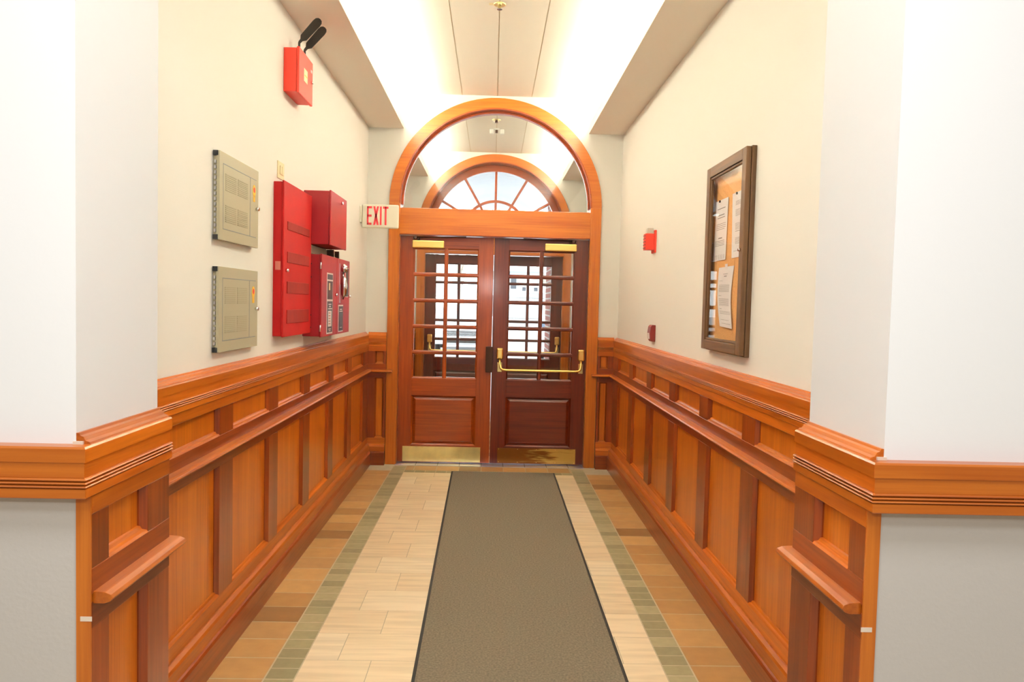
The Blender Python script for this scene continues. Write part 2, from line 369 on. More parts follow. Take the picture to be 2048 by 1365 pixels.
# ------------------------------------------------------------------ wainscot
def wainscot(T, u0, u1, edges, name, cap_u=None, gu='y', base=True, light=False, nose_u=None):
    """T maps (u along wall, d out of the wall, z); edges = list of panel (a, b) intervals along u."""
    root = empty(name, T(u0, 0, 0)); structure(root)
    def bx(u0, u1, d0, d1, z0, z1, mt):
        mb = MB(mt); p, q = T(u0, d0, z0), T(u1, d1, z1); mb.box(p[0], q[0], p[1], q[1], p[2], q[2]); return mb
    def pr(prof, u0, u1, mt, mb=None, mitre=False):
        mb = mb or MB(mt); mb.prism(([T(u0-(d if mitre else 0), d, z) for d, z in prof], [T(u1, d, z) for d, z in prof]), mt); return mb
    c0, c1 = cap_u or (u0, u1)
    tw, tv, pw, dw = 'trim_wood_'+gu, 'stile_wood_z', 'panel_wood_z', 'stile_wood_'+gu
    FD = .032
    # cap: little ogee, two flat boards, three beads, lower strip
    pr([(0, 1.185), (.030, 1.185), (.028, 1.190), (.019, 1.193), (.015, 1.201), (.008, 1.2035), (.006, 1.209), (0, 1.209)], u0, u1, tw).build('cap_moulding', root)
    pr([(0, 1.154), (FD+.006, 1.154), (FD+.006, 1.182), (FD+.003, 1.186), (0, 1.186)], c0, c1, tw, mitre=bool(cap_u)).build('cap_board', root)
    pr([(0, 1.122), (FD+.002, 1.122), (FD+.002, 1.154), (0, 1.154)], c0, c1, tw, mitre=bool(cap_u)).build('cap_board', root)
    bp = [(0, 1.079), (FD+.004, 1.079), (FD+.006, 1.081), (FD+.006, 1.099)]
    for k in range(3):
        zc = 1.1035+.0075*k
        bp += [(FD+.001, 1.1), (FD+.001, zc-.0032)] if k == 0 else [(FD+.001, zc-.0032)]
        bp += [(FD+.007, zc-.002), (FD+.0085, zc), (FD+.007, zc+.002), (FD+.001, zc+.0032)]
    bp += [(0, 1.1235)]
    pr(bp, c0, c1, tw, mitre=bool(cap_u)).build('beaded_strip', root)
    # rails
    for z0, z1, mt in ((1.038, 1.080, tw), (.868, .922, dw), (.795, .850, dw), (.185, .245, tw)):
        bx(u0, u1, .002, FD, z0, z1, mt).build('rail', root, .0015)
    no = nose_u or (u0, u1)
    pr([(0, .846), (FD+.022, .846), (FD+.034, .850), (FD+.040, .857), (FD+.036, .865), (FD+.024, .870), (FD+.004, .872), (0, .872)], no[0], no[1], tw).build('nosing_rail', root, .001)
    # stiles between panels, panels with a sloped sill moulding
    prev = u0; first = True
    for a, b in list(edges)+[(u1, u1)]:
        if a-prev > .002:
            for z0, z1 in ((.922, 1.038), (.245, .795)):
                bx(prev, a, .002, FD-.001, z0, z1, tv).build('stile', root, .0015)
        prev = b
        if b > a:
            for z0, z1, nm in ((.922, 1.038, 'small_panel'), (.245, .795, 'tall_panel')):
                mb = bx(a, b, .001, .010, z0, z1, pw)
                mb.mi(tw)
                pr([(.010, z0), (FD, z0), (FD-.004, z0+.006), (FD-.012, z0+.009), (.016, z0+.017), (.010, z0+.018)], a, b, tw, mb)
                pr([(.010, z1), (FD-.002, z1), (.014, z1-.008), (.010, z1-.008)], a, b, tw, mb)
                for e, g in ((a, 1), (b, -1)):
                    p0, p1 = [(e, FD-.002), (e+g*.010, .014), (e+g*.010, .010), (e, .010)], None
                    mb.prism(([T(u, d, z0) for u, d in p0], [T(u, d, z1) for u, d in p0]), tv)
                mb.build(nm, root)
    if base:
        pr([(0, 0), (FD+.040, 0), (FD+.040, .112), (FD+.034, .122), (FD+.026, .126), (0, .126)], u0, u1, dw).build('plinth_board', root)
        pr([(0, .126), (FD+.026, .126), (FD+.026, .172), (FD+.020, .182), (FD+.006, .190), (0, .190)], u0, u1, tw).build('plinth_cap', root)
    return root
ends = [(2.67+.0, 3.222)]+[(3.39+.712*k, 3.94+.712*k) for k in range(5)]
WL = lambda u, d, z: (XL+d, u, z)
WR = lambda u, d, z: (XR-d, u, z)
first = [(YF+.08, 2.52)]
wainscot(WL, YF, D, first+ends, 'trim_10')
wainscot(WR, YF, D, first+ends, 'trim_11')
wainscot(lambda u, d, z: (u, D-d, z), XL+.03, -.955, [(-1.052, -.978)], 'trim_12', gu='x', nose_u=(XL+.03, -.90))
wainscot(lambda u, d, z: (u, D-d, z), .972, XR-.03, [(.995, 1.065)], 'trim_13', gu='x', nose_u=(.92, XR-.03))
v_e = [(7.40+.712*k, 7.95+.712*k) for k in range(3)]
wainscot(WL, D+.20, D2, v_e, 'trim_14'); wainscot(WR, D+.20, D2, v_e, 'trim_15')
wainscot(lambda u, d, z: (u, D2-d, z), XL+.03, -.955, [(-1.06, -.98)], 'trim_16', gu='x')
wainscot(lambda u, d, z: (u, D2-d, z), .972, XR-.03, [(.99, 1.07)], 'trim_17', gu='x')
# pier sides
for s, xp, nm in ((-1, PL, 'trim_18'), (1, PR_, 'trim_19')):
    T = lambda u, d, z, s=s, xp=xp: (xp-s*d, u, z)
    r = wainscot(T, YN, YF, [(1.695, 1.885)], nm, cap_u=(YN, YF), nose_u=(YN+.006, YF+.012))
    # board edge facing the hall, with the pale scar of a broken nosing
    e = MB('casing_wood_z'); e.box(xp-s*.001, xp-s*.031, YN-.004, YN+.001, 0, 1.08)
    e.box(xp-s*.034, xp-s*.010, YN-.0052, YN-.004, .812, .822, 'fresh_scar'); e.build('end_board', r)
    MB('fresh_scar').box(xp+s*.004, xp-s*.016, YN-.006, YN, 1.186, 1.192).build('filler_patch', r)
# chair rail band running along the front of the two hall walls
for s, xp, nm in ((-1, PL, 'trim_20'), (1, PR_, 'trim_21')):
    root = structure(empty(nm, (s*1.2, YN, 1.1)))
    FD = .032; b = s*4.4
    def fr_(prof, nm_):
        m_b = MB('casing_wood_x'); m_b.prism(([(xp-s*d, YN-d, z) for d, z in prof], [(b, YN-d, z) for d, z in prof])); m_b.build(nm_, root)
    fr_([(0, 1.154), (FD+.006, 1.154), (FD+.006, 1.182), (FD+.003, 1.186), (0, 1.186)], 'cap_board')
    fr_([(0, 1.122), (FD+.002, 1.122), (FD+.002, 1.154), (0, 1.154)], 'cap_board')
    bp = [(0, 1.079), (FD+.004, 1.079), (FD+.006, 1.081), (FD+.006, 1.099)]
    for k in range(3):
        zc = 1.1035+.0075*k
        bp += [(FD+.001, 1.1), (FD+.001, zc-.0032)] if k == 0 else [(FD+.001, zc-.0032)]
        bp += [(FD+.007, zc-.002), (FD+.0085, zc), (FD+.007, zc+.002), (FD+.001, zc+.0032)]
    fr_(bp+[(0, 1.1235)], 'beaded_strip')

# ------------------------------------------------------------------ arched casings, transoms, fanlights
def casing(y, name, dp=.022, back=.20):
    root = structure(empty(name, (CX, y, 0)))
    for s in (-1, 1):
        l = MB('casing_wood_z'); l.box(CX+s*RI, CX+s*RO, y-dp, y, 0, SPR); l.box(CX+s*(RI-.006), CX+s*(RI+.006), y-dp-.004, y+back, 0, SPR)
        l.build('casing_leg', root, .002)
    a = MB('casing_wood_x'); a.ring(CX, SPR, RI, RO, y-dp, y); a.build('casing_arch', root, .002)
    a = MB('door_wood_x'); a.ring(CX, SPR, RI-.008, RI+.004, y-dp-.003, y+back); a.build('arch_lining', root)
    t = MB('casing_wood_x'); t.box(CX-RI, CX+RI, y-dp+.002, y+back-.02, 2.105, 2.338); t.box(CX-RI, CX+RI, y-dp-.004, y, 2.098, 2.106, 'door_wood_x')
    t.build('transom_bar', root, .003)
    return root
casing(D, 'trim_30'); casing(D2, 'trim_31', back=.25)
wn = structure(empty('window_1', (CX, D+.09, 2.338)))
def fan_glass(y, r, name, root):
    g = MB('clear_glass'); n = 40; z0 = 2.338
    pts = [(CX-r, z0), (CX+r, z0)]+[(CX+r*math.cos(PI*k/n), SPR+r*math.sin(PI*k/n)) for k in range(n+1)]
    g.prism(([(x, y, z) for x, z in pts], [(x, y+.006, z) for x, z in pts])); return g.build(name, root)
fan_glass(D+.09, RI-.02, 'glass_pane', wn)
st = MB('door_wood_x'); st.ring(CX, SPR, RI-.026, RI-.008, D+.06, D+.088); st.ring(CX, SPR, RI-.022, RI-.008, D+.10, D+.125); st.box(CX-RI+.01, CX+RI-.01, D+.06, D+.088, 2.338, 2.35); st.build('glazing_bead', wn, .002)
wn = structure(empty('window_2', (CX, D2+.16, 2.338)))
fan_glass(D2+.17, .80, 'glass_pane', wn)
fr = MB('door_wood_x'); fr.ring(CX, SPR, .775, RI-.008, D2+.14, D2+.20); fr.box(CX-.86, CX+.86, D2+.14, D2+.20, 2.338, 2.39)
fr.build('sash_frame', wn, .003)
fr = MB('door_wood_x'); fr.ring(CX, SPR, .385, .418, D2+.145, D2+.195)
for k in range(1, 6):
    a = PI*k/6; c, q = math.cos(a), math.sin(a); h = .015
    fr.poly([(CX+.02*c-h*q, D2+.147, SPR+.02*q+h*c), (CX+.02*c+h*q, D2+.147, SPR+.02*q-h*c), (CX+.78*c+h*q, D2+.147, SPR+.78*q-h*c), (CX+.78*c-h*q, D2+.147, SPR+.78*q+h*c)], (0, .046, 0))
fr.build('radial_glazing_bars', wn, .002)

# ------------------------------------------------------------------ doors
def door(name, x0, x1, y, hinge, wd, kick='satin_brass', bar=True, closer=True, z0=.012, front=True):
    """leaf between x0 and x1 whose near face is at y; hinge = -1 / +1 side."""
    W = lambda a: wd+'_'+a
    root = structure(empty(name, ((x0+x1)/2, y, 0)))
    T_ = .045; zt = 2.095
    sw = .123
    gx0, gx1 = x0+(.127 if hinge < 0 else .134), x1-(.134 if hinge < 0 else .127)
    f = MB(W('z')); f.box(x0, gx0, y, y+T_, z0, zt); f.box(gx1, x1, y, y+T_, z0, zt)
    for a, b in ((z0, .172), (.632, .792), (1.985, zt)): f.box(gx0, gx1, y, y+T_, a, b, W('x'))
    f.build('door_frame', root, .002)
    # glazing bars
    gz0, gz1 = .792, 1.985; m = MB(W('x')); xm = (gx0+gx1)/2
    def hb(z, h=.018):
        m.prism(([(gx0, y+.006, z-h), (gx0, y+.001, z-h*.4), (gx0, y+.001, z+h*.4), (gx0, y+.006, z+h), (gx0, y+T_-.006, z+h), (gx0, y+T_-.006, z-h)],
                 [(gx1, y+.006, z-h), (gx1, y+.001, z-h*.4), (gx1, y+.001, z+h*.4), (gx1, y+.006, z+h), (gx1, y+T_-.006, z+h), (gx1, y+T_-.006, z-h)]), W('x'))
    for k in range(1, 5): hb(gz0+(gz1-gz0)*k/5)
    h = .018
    m.prism(([(xm-h, y+.006, gz0), (xm-h*.4, y+.0005, gz0), (xm+h*.4, y+.0005, gz0), (xm+h, y+.006, gz0), (xm+h, y+T_-.006, gz0), (xm-h, y+T_-.006, gz0)],
             [(xm-h, y+.006, gz1), (xm-h*.4, y+.0005, gz1), (xm+h*.4, y+.0005, gz1), (xm+h, y+.006, gz1), (xm+h, y+T_-.006, gz1), (xm-h, y+T_-.006, gz1)]), W('z'))
    # sloped bead around the opening
    b = .012
    for (a, c) in ((gz0, 1), (gz1, -1)):
        m.prism(([(gx0, y+.002, a), (gx0, y+.010, a+c*b), (gx0, y+T_-.004, a+c*b), (gx0, y+T_-.004, a)], [(gx1, y+.002, a), (gx1, y+.010, a+c*b), (gx1, y+T_-.004, a+c*b), (gx1, y+T_-.004, a)]), W('x'))
    for (a, c) in ((gx0, 1), (gx1, -1)):
        m.prism(([(a, y+.002, gz0), (a+c*b, y+.010, gz0), (a+c*b, y+T_-.004, gz0), (a, y+T_-.004, gz0)], [(a, y+.002, gz1), (a+c*b, y+.010, gz1), (a+c*b, y+T_-.004, gz1), (a, y+T_-.004, gz1)]), W('z'))
    m.build('glazing_bars', root, .002)
    g = MB('clear_glass'); g.box(gx0, gx1, y+.020, y+.025, gz0, gz1); g.build('glass_pane', root)
    # raised lower panel
    pz0, pz1 = .172, .632; a = .040; c = .014
    p = MB(W('x'))
    R0 = [(gx0, pz0), (gx1, pz0), (gx1, pz1), (gx0, pz1)]
    R1 = [(gx0+a, pz0+a), (gx1-a, pz0+a), (gx1-a, pz1-a), (gx0+a, pz1-a)]
    p.prism(([(x, y+.028, z) for x, z in R0], [(x, y+.007, z) for x, z in R1]))
    p.box(gx0, gx1, y+.028, y+.036, pz0, pz1)
    for q0, q1, zz, cc in ((gx0, gx1, pz0, 1), (gx0, gx1, pz1, -1)):
        p.prism(([(q0, y-.003, zz), (q0, y+.012, zz+cc*c), (q0, y+.03, zz+cc*c), (q0, y+.03, zz)], [(q1, y-.003, zz), (q1, y+.012, zz+cc*c), (q1, y+.03, zz+cc*c), (q1, y+.03, zz)]), W('x'))
    for xx, cc in ((gx0, 1), (gx1, -1)):
        p.prism(([(xx, y-.003, pz0), (xx+cc*c, y+.012, pz0), (xx+cc*c, y+.03, pz0), (xx, y+.03, pz0)], [(xx, y-.003, pz1), (xx+cc*c, y+.012, pz1), (xx+cc*c, y+.03, pz1), (xx, y+.03, pz1)]), W('z'))
    p.build('raised_panel', root, .001)
    # kick plate
    k0, k1 = x0+(.055 if hinge < 0 else .070), x1-(.082 if hinge < 0 else .070)
    k = MB(kick); k.box(k0, k1, y-.0025, y, .018, .158)
    for i in range(5):
        for z in (.028, .148):
            xx = k0+.012+(k1-k0-.024)*i/4
            k.tube([(xx, y-.0025, z), (xx, y-.004, z)], .003, 'brass', 8)
    k.build('kick_plate', root)
    if closer:
        s = hinge; xa = (x0+.115) if s < 0 else (x1-.115); xb = xa-s*.29
        yf = y if front else y+T_
        q = -1 if front else 1
        cl = MB('brass'); cl.box(xa, xb, yf, yf+q*.055, 1.985, 2.052); clo = cl.build('door_closer', root, .008)
        ar = MB('bronze'); xe = xb-s*.20
        ar.tube([(xa-s*.055, yf+q*.03, 2.052), (xa-s*.055, yf+q*.03, 2.078)], .012, n=12)
        ar.tube([(xa-s*.03, yf+q*.035, 2.080), (xe, yf+q*.075, 2.090)], .0055, n=8)
        ar.tube([(xa-s*.03, yf+q*.055, 2.078), (xa-s*.02, yf+q*.03, 2.076)], .014, n=8)
        ar.build('closer_arm', clo)
    if bar:
        b0, b1 = x0+.072, x1-.045
        br = MB('brass')
        yf = y
        br.tube([(b0, yf-.035, .985), (b0+.002, yf-.055, .945), (b0+.010, yf-.072, .905), (b0+.028, yf-.078, .892), (b0+.06, yf-.079, .889), (b1-.06, yf-.079, .889), (b1-.028, yf-.078, .892), (b1-.010, yf-.072, .905), (b1-.002, yf-.055, .945), (b1, yf-.035, .985)], .0105, n=12)
        bro = br.build('push_bar', root)
        for xx in (b0, b1):
            h_ = MB('brass'); h_.box(xx-.030, xx+.030, yf-.050, yf, .985, 1.088)
            h_.build('push_bar_head', bro, .012)
            h_ = MB('satin_brass'); h_.box(xx-.020, xx+.022, yf-.006, yf, .865, .955); h_.box(xx-.012, xx+.012, yf-.03, yf, .955, .985, 'brass'); h_.build('push_bar_plate', bro, .003)
    return root
DY = 7.135
dl = door('door_1', CX-.866, CX-.010, DY, -1, 'door_wood', bar=False)
kp = MB('bronze'); kp.box(-.052, .012, DY-.045, DY, .862, 1.098); kp.build('latch_keeper', dl, .003)
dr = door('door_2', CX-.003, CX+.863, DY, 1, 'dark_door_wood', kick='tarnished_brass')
DY2 = D2+.10
d3 = door('door_3', CX-.866, CX-.008, DY2, -1, 'dark_door_wood', closer=False); d4 = door('door_4', CX-.004, CX+.863, DY2, 1, 'dark_door_wood', closer=False)

# ------------------------------------------------------------------ entrance mat
m_ = empty('entrance_mat', (.12, 4, 0))
q = [(-.262, .9), (.575, .9), (.582, 6.80), (-.330, 6.80)]
def inset(q, e): return [(q[0][0]+e, q[0][1]+e), (q[1][0]-e, q[1][1]+e), (q[2][0]-e, q[2][1]-e), (q[3][0]+e, q[3][1]-e)]
e = MB('mat_edge'); e.poly([(x, y, .0) for x, y in q], (0, 0, .004)); e.build('rubber_border', m_)
e = MB('mat_pile'); e.poly([(x, y, .004) for x, y in inset(q, .014)], (0, 0, .005)); e.build('carpet_pile', m_, .002)
tag(m_, 'long grey brown carpet mat with black rubber edge running to the doors', 'mat')

# ------------------------------------------------------------------ grey wall cabinets (left wall)
def grey_cabinet(z0, z1, label):
    y0, y1 = 3.205, 3.725; x = XL; f = XL+.03
    r = empty('wall_cabinet', (x, (y0+y1)/2, z0)); H = z1-z0
    b = MB('cabinet_grey'); b.box(x, f-.014, y0+.012, y1-.02, z0+.006, z1-.006); b.build('cabinet_body', r, .002)
    d = MB('cabinet_grey'); d.box(f-.013, f, y0, y1, z0, z1)
    e = .0008
    for a, c in ((z0+.045, z0+.048), (z1-.048, z1-.045)): d.box(f, f+e, y0+.04, y1-.03, a, c, 'line_grey')
    d.box(f, f+e, y0+.04, y0+.043, z0+.045, z1-.045, 'line_grey'); d.box(f, f+e, y1-.125, y1-.121, z0+.045, z1-.045, 'line_grey')
    dd = d.build('cabinet_door', r, .002)
    v = MB('vent_grey')
    for (za, zb) in ((z1-.15, z1-.085), (z0+.08, z0+.145)):
        for ya in (y0+.07, y0+.225):
            for k in range(9):
                z = za+(zb-za)*k/8; v.box(f, f+.0015, ya, ya+.135, z-.0022, z+.0022)
    v.build('louvre_vents', dd)
    k = MB('chrome'); k.tube([(f, y1-.035, z0+H*.5), (f+.008, y1-.035, z0+H*.5), (f+.016, y1-.035, z0+H*.5)], [.006, .011, .008], n=12); k.build('knob', dd)
    s = MB('yellow_sticker'); ys, zs = y1-.065, z1-.10
    s.poly([(f, ys+.022*math.cos(a), zs+.028*math.sin(a)) for a in [2*PI*i/16 for i in range(16)]], (.001, 0, 0))
    s.box(f, f+.001, ys-.014, ys+.014, zs-.05, zs-.02); s.poly([(f+.001, ys+.012*math.cos(a), zs+.004+.013*math.sin(a)) for a in [2*PI*i/12 for i in range(12)]], (.0006, 0, 0), 'red_sticker')
    s.build('warning_sticker', dd)
    h = MB('steel')
    for i in range(14):
        zz = z0+.03+(H-.06)*i/14; h.box(XL+.008, f-.015, y0-.0015, y0+.012, zz, zz+(H-.06)/14*.6)
    h.box(XL+.004, f-.006, y0-.003, y0+.012, z0, z0+.02, 'black_rubber'); h.box(XL+.004, f-.006, y0-.003, y0+.012, z1-.02, z1, 'black_rubber')
    h.build('piano_hinge', r)
    return tag(r, label, 'cabinet', 'grey wall cabinets on the left wall')
grey_cabinet(1.732, 2.092, 'upper of the two flat grey metal cabinets on the left wall')
grey_cabinet(1.268, 1.622, 'lower of the two flat grey metal cabinets, just above the wainscot')
# switch plate
sp = empty('switch_plate', (XL, 4.20, 2.178))
MB('ivory').box(XL, XL+.006, 4.145, 4.265, 2.132, 2.222).build('cover_plate', sp, .002)
t = MB('ivory'); t.box(XL+.006, XL+.011, 4.175, 4.200, 2.155, 2.20); t.box(XL+.006, XL+.011, 4.212, 4.237, 2.155, 2.20); t.build('rocker_switch', sp, .001)
tag(sp, 'small cream switch plate above the tall red cabinet', 'switch')

# tall red cabinet
rc = empty('red_cabinet', (XL, 4.385, 1.293)); f = -1.093
MB('red_paint').box(XL, f-.012, 4.085, 4.68, 1.297, 2.104).build('cabinet_body', rc, .003)
dr_ = MB('red_paint'); dr_.box(f-.011, f, 4.08, 4.69, 1.293, 2.11); dd = dr_.build('cabinet_door', rc, .003)
for z0, z1 in ((1.76, 1.89), (1.695, 1.852), (1.522, 1.588), (1.362, 1.435)):
    pass
for z0, z1 in ((1.745, 1.895), (1.686, 1.742+.10), (1.523, 1.587), (1.363, 1.436)):
    pass
for i, (z0, z1) in enumerate(((1.86, 1.905), (1.687, 1.745), (1.523, 1.587), (1.363, 1.436))):
    p = MB('red_plate'); p.box(f, f+.004, 4.145, 4.63, z0, z1)
    p.build('embossed_plate', dd, .002)
k = MB('chrome'); k.tube([(f, 4.128, 1.645), (f+.014, 4.128, 1.645)], [.010, .008], n=12); k.build('lock', dd)
s_ = MB('label_rust'); s_.box(XL+.012, XL+.040, 4.084, 4.085, 1.645, 1.69); s_.build('worn_patch', rc)
tag(rc, 'tall bright red metal cabinet with embossed plates on its door', 'cabinet')
# deep red box above
ub = empty('red_cabinet', (XL, 4.97, 1.825)); f = -.985
b = MB('deep_red'); b.box(XL, f-.012, 4.725, 5.215, 1.828, 2.150); b.build('cabinet_body', ub, .003)
b = MB('deep_red'); b.box(f-.011, f, 4.72, 5.22, 1.825, 2.154); dd = b.build('cabinet_door', ub, .003)
k = MB('chrome'); k.tube([(f, 5.04, 2.115), (f+.012, 5.04, 2.115)], [.011, .009], n=12); k.build('lock', dd)
tag(ub, 'deep dark red box mounted above the two red phone cabinets', 'cabinet')
# conduit between the boxes
cb = MB('cabinet_grey'); cb.box(XL, XL+.05, 4.73, 5.22, 1.7735, 1.8225)
cb.box(XL, XL+.034, 5.22, 5.39, 1.7735, 1.8225, 'line_grey')
tag(cb.build('conduit_box', None), 'flat grey junction box on the wall between the dark red boxes', 'conduit')
for y_, lb in ((5.17, 'pale glass tube nearer the camera under the deep red box'), (5.34, 'pale glass tube nearer the doors under the deep red box')):
    gr = empty('gauge_tube', (-1.07, y_, 1.773))
    MB('smoke_plastic').tube([(-1.07, y_, 1.7765), (-1.07, y_, 1.818)], .020, n=16).build('glass', gr)
    b = MB('satin_brass'); b.tube([(-1.07, y_, 1.7735), (-1.07, y_, 1.7765)], .024, n=16); b.build('base', gr)
    b = MB('bronze'); b.box(-1.095, -1.05, y_-.034, y_-.026, 1.7735, 1.8225); b.build('bracket', gr)
    tag(gr, lb, 'gauge')
# two phone cabinets
def phone_cab(y0, y1, label, kind):
    f = -1.035; r = empty('phone_cabinet', (XL, (y0+y1)/2, 1.266))
    MB('deep_red').box(XL, f-.013, y0+.005, y1-.005, 1.27, 1.768).build('cabinet_body', r, .003)
    dd = MB('deep_red').box(f-.012, f, y0, y1, 1.266, 1.772).build('cabinet_door', r, .003)
    e = .0015
    if kind == 0:
        a, b = y0+.145, y0+.325
        fr = MB('label_white'); fr.box(f, f+e, a, b, 1.278, 1.664); fr.build('window_rim', dd, .001)
        g = MB('label_black'); g.box(f+e, f+2*e, a+.014, b-.014, 1.288, 1.485); MB('label_black').box(f+e, f+2*e, a+.014, b-.014, 1.622, 1.654).build('header_label', dd)
        for k, (u0, u1) in enumerate(((.03, .11), (.045, .10), (.02, .135))): g.box(f+2*e, f+2.6*e, a+.014+u0, a+.014+u1, 1.462-.014*k, 1.469-.014*k, 'label_white')
        g.box(f+2*e, f+2.6*e, a+.032, b-.045, 1.325, 1.425, 'label_white')
        for k in range(5): g.box(f+2.6*e, f+3*e, a+.045, a+.10, 1.34+.017*k, 1.345+.017*k, 'label_rust')
        g.box(f+2*e, f+2.6*e, a+.05, b-.06, 1.306, 1.312, 'label_white'); g.box(f+2*e, f+2.6*e, a+.06, b-.07, 1.296, 1.300, 'label_white')
        g.build('instruction_label', dd)
        wdw = MB('bronze'); wdw.box(f+e, f+2*e, a+.014, b-.014, 1.497, 1.612); wdw.box(f+2*e, f+2.4*e, a+.05, a+.085, 1.555, 1.60, 'satin_brass'); wdw.build('window_pane', dd)
        k = MB('chrome'); k.tube([(f, y1-.035, 1.528), (f+.014, y1-.035, 1.528)], [.011, .009], n=12); k.build('lock', dd)
        h = MB('steel')
        pass
        for z in (1.70, 1.32): MB('steel').tube([(f-.006, y0-.003, z-.02), (f-.006, y0-.003, z+.02)], .005, n=8).build('hinge', r)
        for z in (1.71, 1.63, 1.40, 1.325): MB('black_rubber').tube([(XL+.05, y0+.006, z), (XL+.05, y0+.003, z)], .004, n=8).build('screw', r)
    else:
        a, b = y0+.055, y0+.215
        fr = MB('label_white'); fr.box(f, f+e, a, b, 1.278, 1.462); fr.build('label_rim', dd, .001)
        g = MB('label_black'); g.box(f+e, f+2*e, a+.010, b-.010, 1.286, 1.452)
        for k, (u0, u1) in enumerate(((.04, .11), (.025, .125))): g.box(f+2*e, f+2.6*e, a+u0, a+u1, 1.428-.013*k, 1.434-.013*k, 'label_white')
        for k in range(8): g.box(f+2*e, f+2.6*e, a+.055, a+.10, 1.33+.010*k, 1.333+.010*k, 'line_grey')
        g.box(f+2*e, f+2.6*e, a+.04, a+.11, 1.306, 1.310, 'label_white')
        g.build('instruction_label', dd)
        hd = MB('chrome')
        hd.tube([(f+.012, a+.10, 1.50), (f+.016, a+.10, 1.53), (f+.020, a+.10, 1.59), (f+.016, a+.10, 1.635), (f+.012, a+.10, 1.655)], [.006, .016, .022, .018, .008], n=14)
        hd.tube([(f+.012, a+.10, 1.672), (f+.018, a+.10, 1.69), (f+.016, a+.10, 1.72), (f+.010, a+.10, 1.738)], [.010, .022, .024, .010], n=14)
        hd.tube([(f+.01, a+.10, 1.64), (f+.01, a+.10, 1.68)], .008, n=8)
        hd.build('chrome_handset', dd)
        g = MB('steel'); g.box(f, f+.003, a+.02, a+.034, 1.475, 1.74); g.box(f, f+.003, a+.055, a+.062, 1.475, 1.60); g.build('metal_strip', dd)
        g = MB('label_white'); g.box(f, f+e, y1-.155, y1-.045, 1.515, 1.722); g.box(f+e, f+2*e, y1-.150, y1-.055, 1.520, 1.718, 'bronze'); g.build('window_pane', dd)
        k = MB('chrome'); k.tube([(f, y1-.022, 1.522), (f+.014, y1-.022, 1.522)], [.011, .009], n=12); k.build('lock', dd)
    return tag(r, label, 'cabinet')
phone_cab(4.72, 5.17, 'dark red cabinet with a small window and black and white instruction label', 0)
phone_cab(5.18, 5.625, 'dark red cabinet with shiny chrome handset on its door', 1)

# red box near the ceiling with two black paddles
tb = empty('red_alarm_box', (XL, 4.40, 2.606)); f = -1.065
MB('bright_red').box(XL, f-.015, 4.25, 4.55, 2.61, 2.842).build('box_body', tb, .003)
dd = MB('bright_red').box(f-.014, f, 4.246, 4.556, 2.604, 2.848).build('box_door', tb, .003)
s_ = MB('yellow_sticker'); s_.box(f, f+.001, 4.35, 4.43, 2.695, 2.765, 'ivory'); s_.box(f+.001, f+.0016, 4.36, 4.42, 2.725, 2.732, 'yellow_sticker'); s_.build('paper_label', dd)
k = MB('chrome'); k.tube([(f, 4.52, 2.73), (f+.012, 4.52, 2.73)], [.009, .007], n=10); k.build('lock', dd)
k = MB('label_white'); k.box(f, f+.001, 4.505, 4.535, 2.785, 2.80); k.build('sticker', dd)
for y, bx_ in ((4.32, -1.085), (4.45, -1.087)):
    a = MB('black_plastic')
    a.box(bx_-.006, bx_+.006, y-.003, y+.003, 2.842, 2.892)
    d = Vector((.118, 0, .135)).normalized(); nrm = Vector((-d.z, 0, d.x)); o0 = Vector((bx_, y, 2.890))
    sh = [(0, .007), (.018, .008), (.035, .021), (.14, .024), (.158, .021), (.168, .012), (.171, 0), (.168, -.012), (.158, -.021), (.14, -.024), (.035, -.021), (.018, -.008), (0, -.007)]
    a.poly([tuple(o0+d*u+nrm*v-Vector((0, .003, 0))) for u, v in sh], (0, .006, 0))
    a.build('paddle_antenna', tb, .001)
tag(tb, 'bright red box high on the left wall with two black paddle antennas', 'alarm box')

# exit sign
ex = empty('exit_sign', (XL, 6.7, 2.06))
YS = 6.70; sx0, sx1, sz0, sz1 = -1.138, -.822, 2.115, 2.318
b = MB('exit_white'); b.box(sx0, sx1, YS, YS+.03, sz0, sz1); b.build('sign_panel', ex, .012)
b = MB('exit_white'); b.box(XL, XL+.014, YS-.03, YS+.06, 2.16, 2.30); b.build('wall_canopy', ex, .003)
b = MB('satin_brass'); b.box(XL, XL+.02, YS-.004, YS+.01, 2.19, 2.196); b.build('mounting_bracket', ex)
L_ = MB('exit_red'); y_ = YS-.0015; h0, h1 = 2.142, 2.300; wv = .014
def rect(x0, x1, z0, z1): L_.box(x0, x1, y_, y_+.002, z0, z1)
x = -1.092
rect(x, x+wv, h0, h1); rect(x, x+.042, h1-.018, h1); rect(x, x+.040, h0, h0+.018); rect(x, x+.040, (h0+h1)/2-.010, (h0+h1)/2+.008)
x = -1.038
for a, c in ((x, x+.031), (x+.031, x)):
    L_.poly([(a, y_, h0), (a+.016, y_, h0), (c+.016, y_, h1), (c, y_, h1)], (0, .002, 0))
rect(-.981, -.981+wv, h0, h1)
rect(-.955, -.910, h1-.018, h1); rect(-.9395, -.9255, h0, h1)
L_.build('exit_lettering', ex)
tag(ex, 'white EXIT sign with red letters projecting from the left wall', 'exit sign')

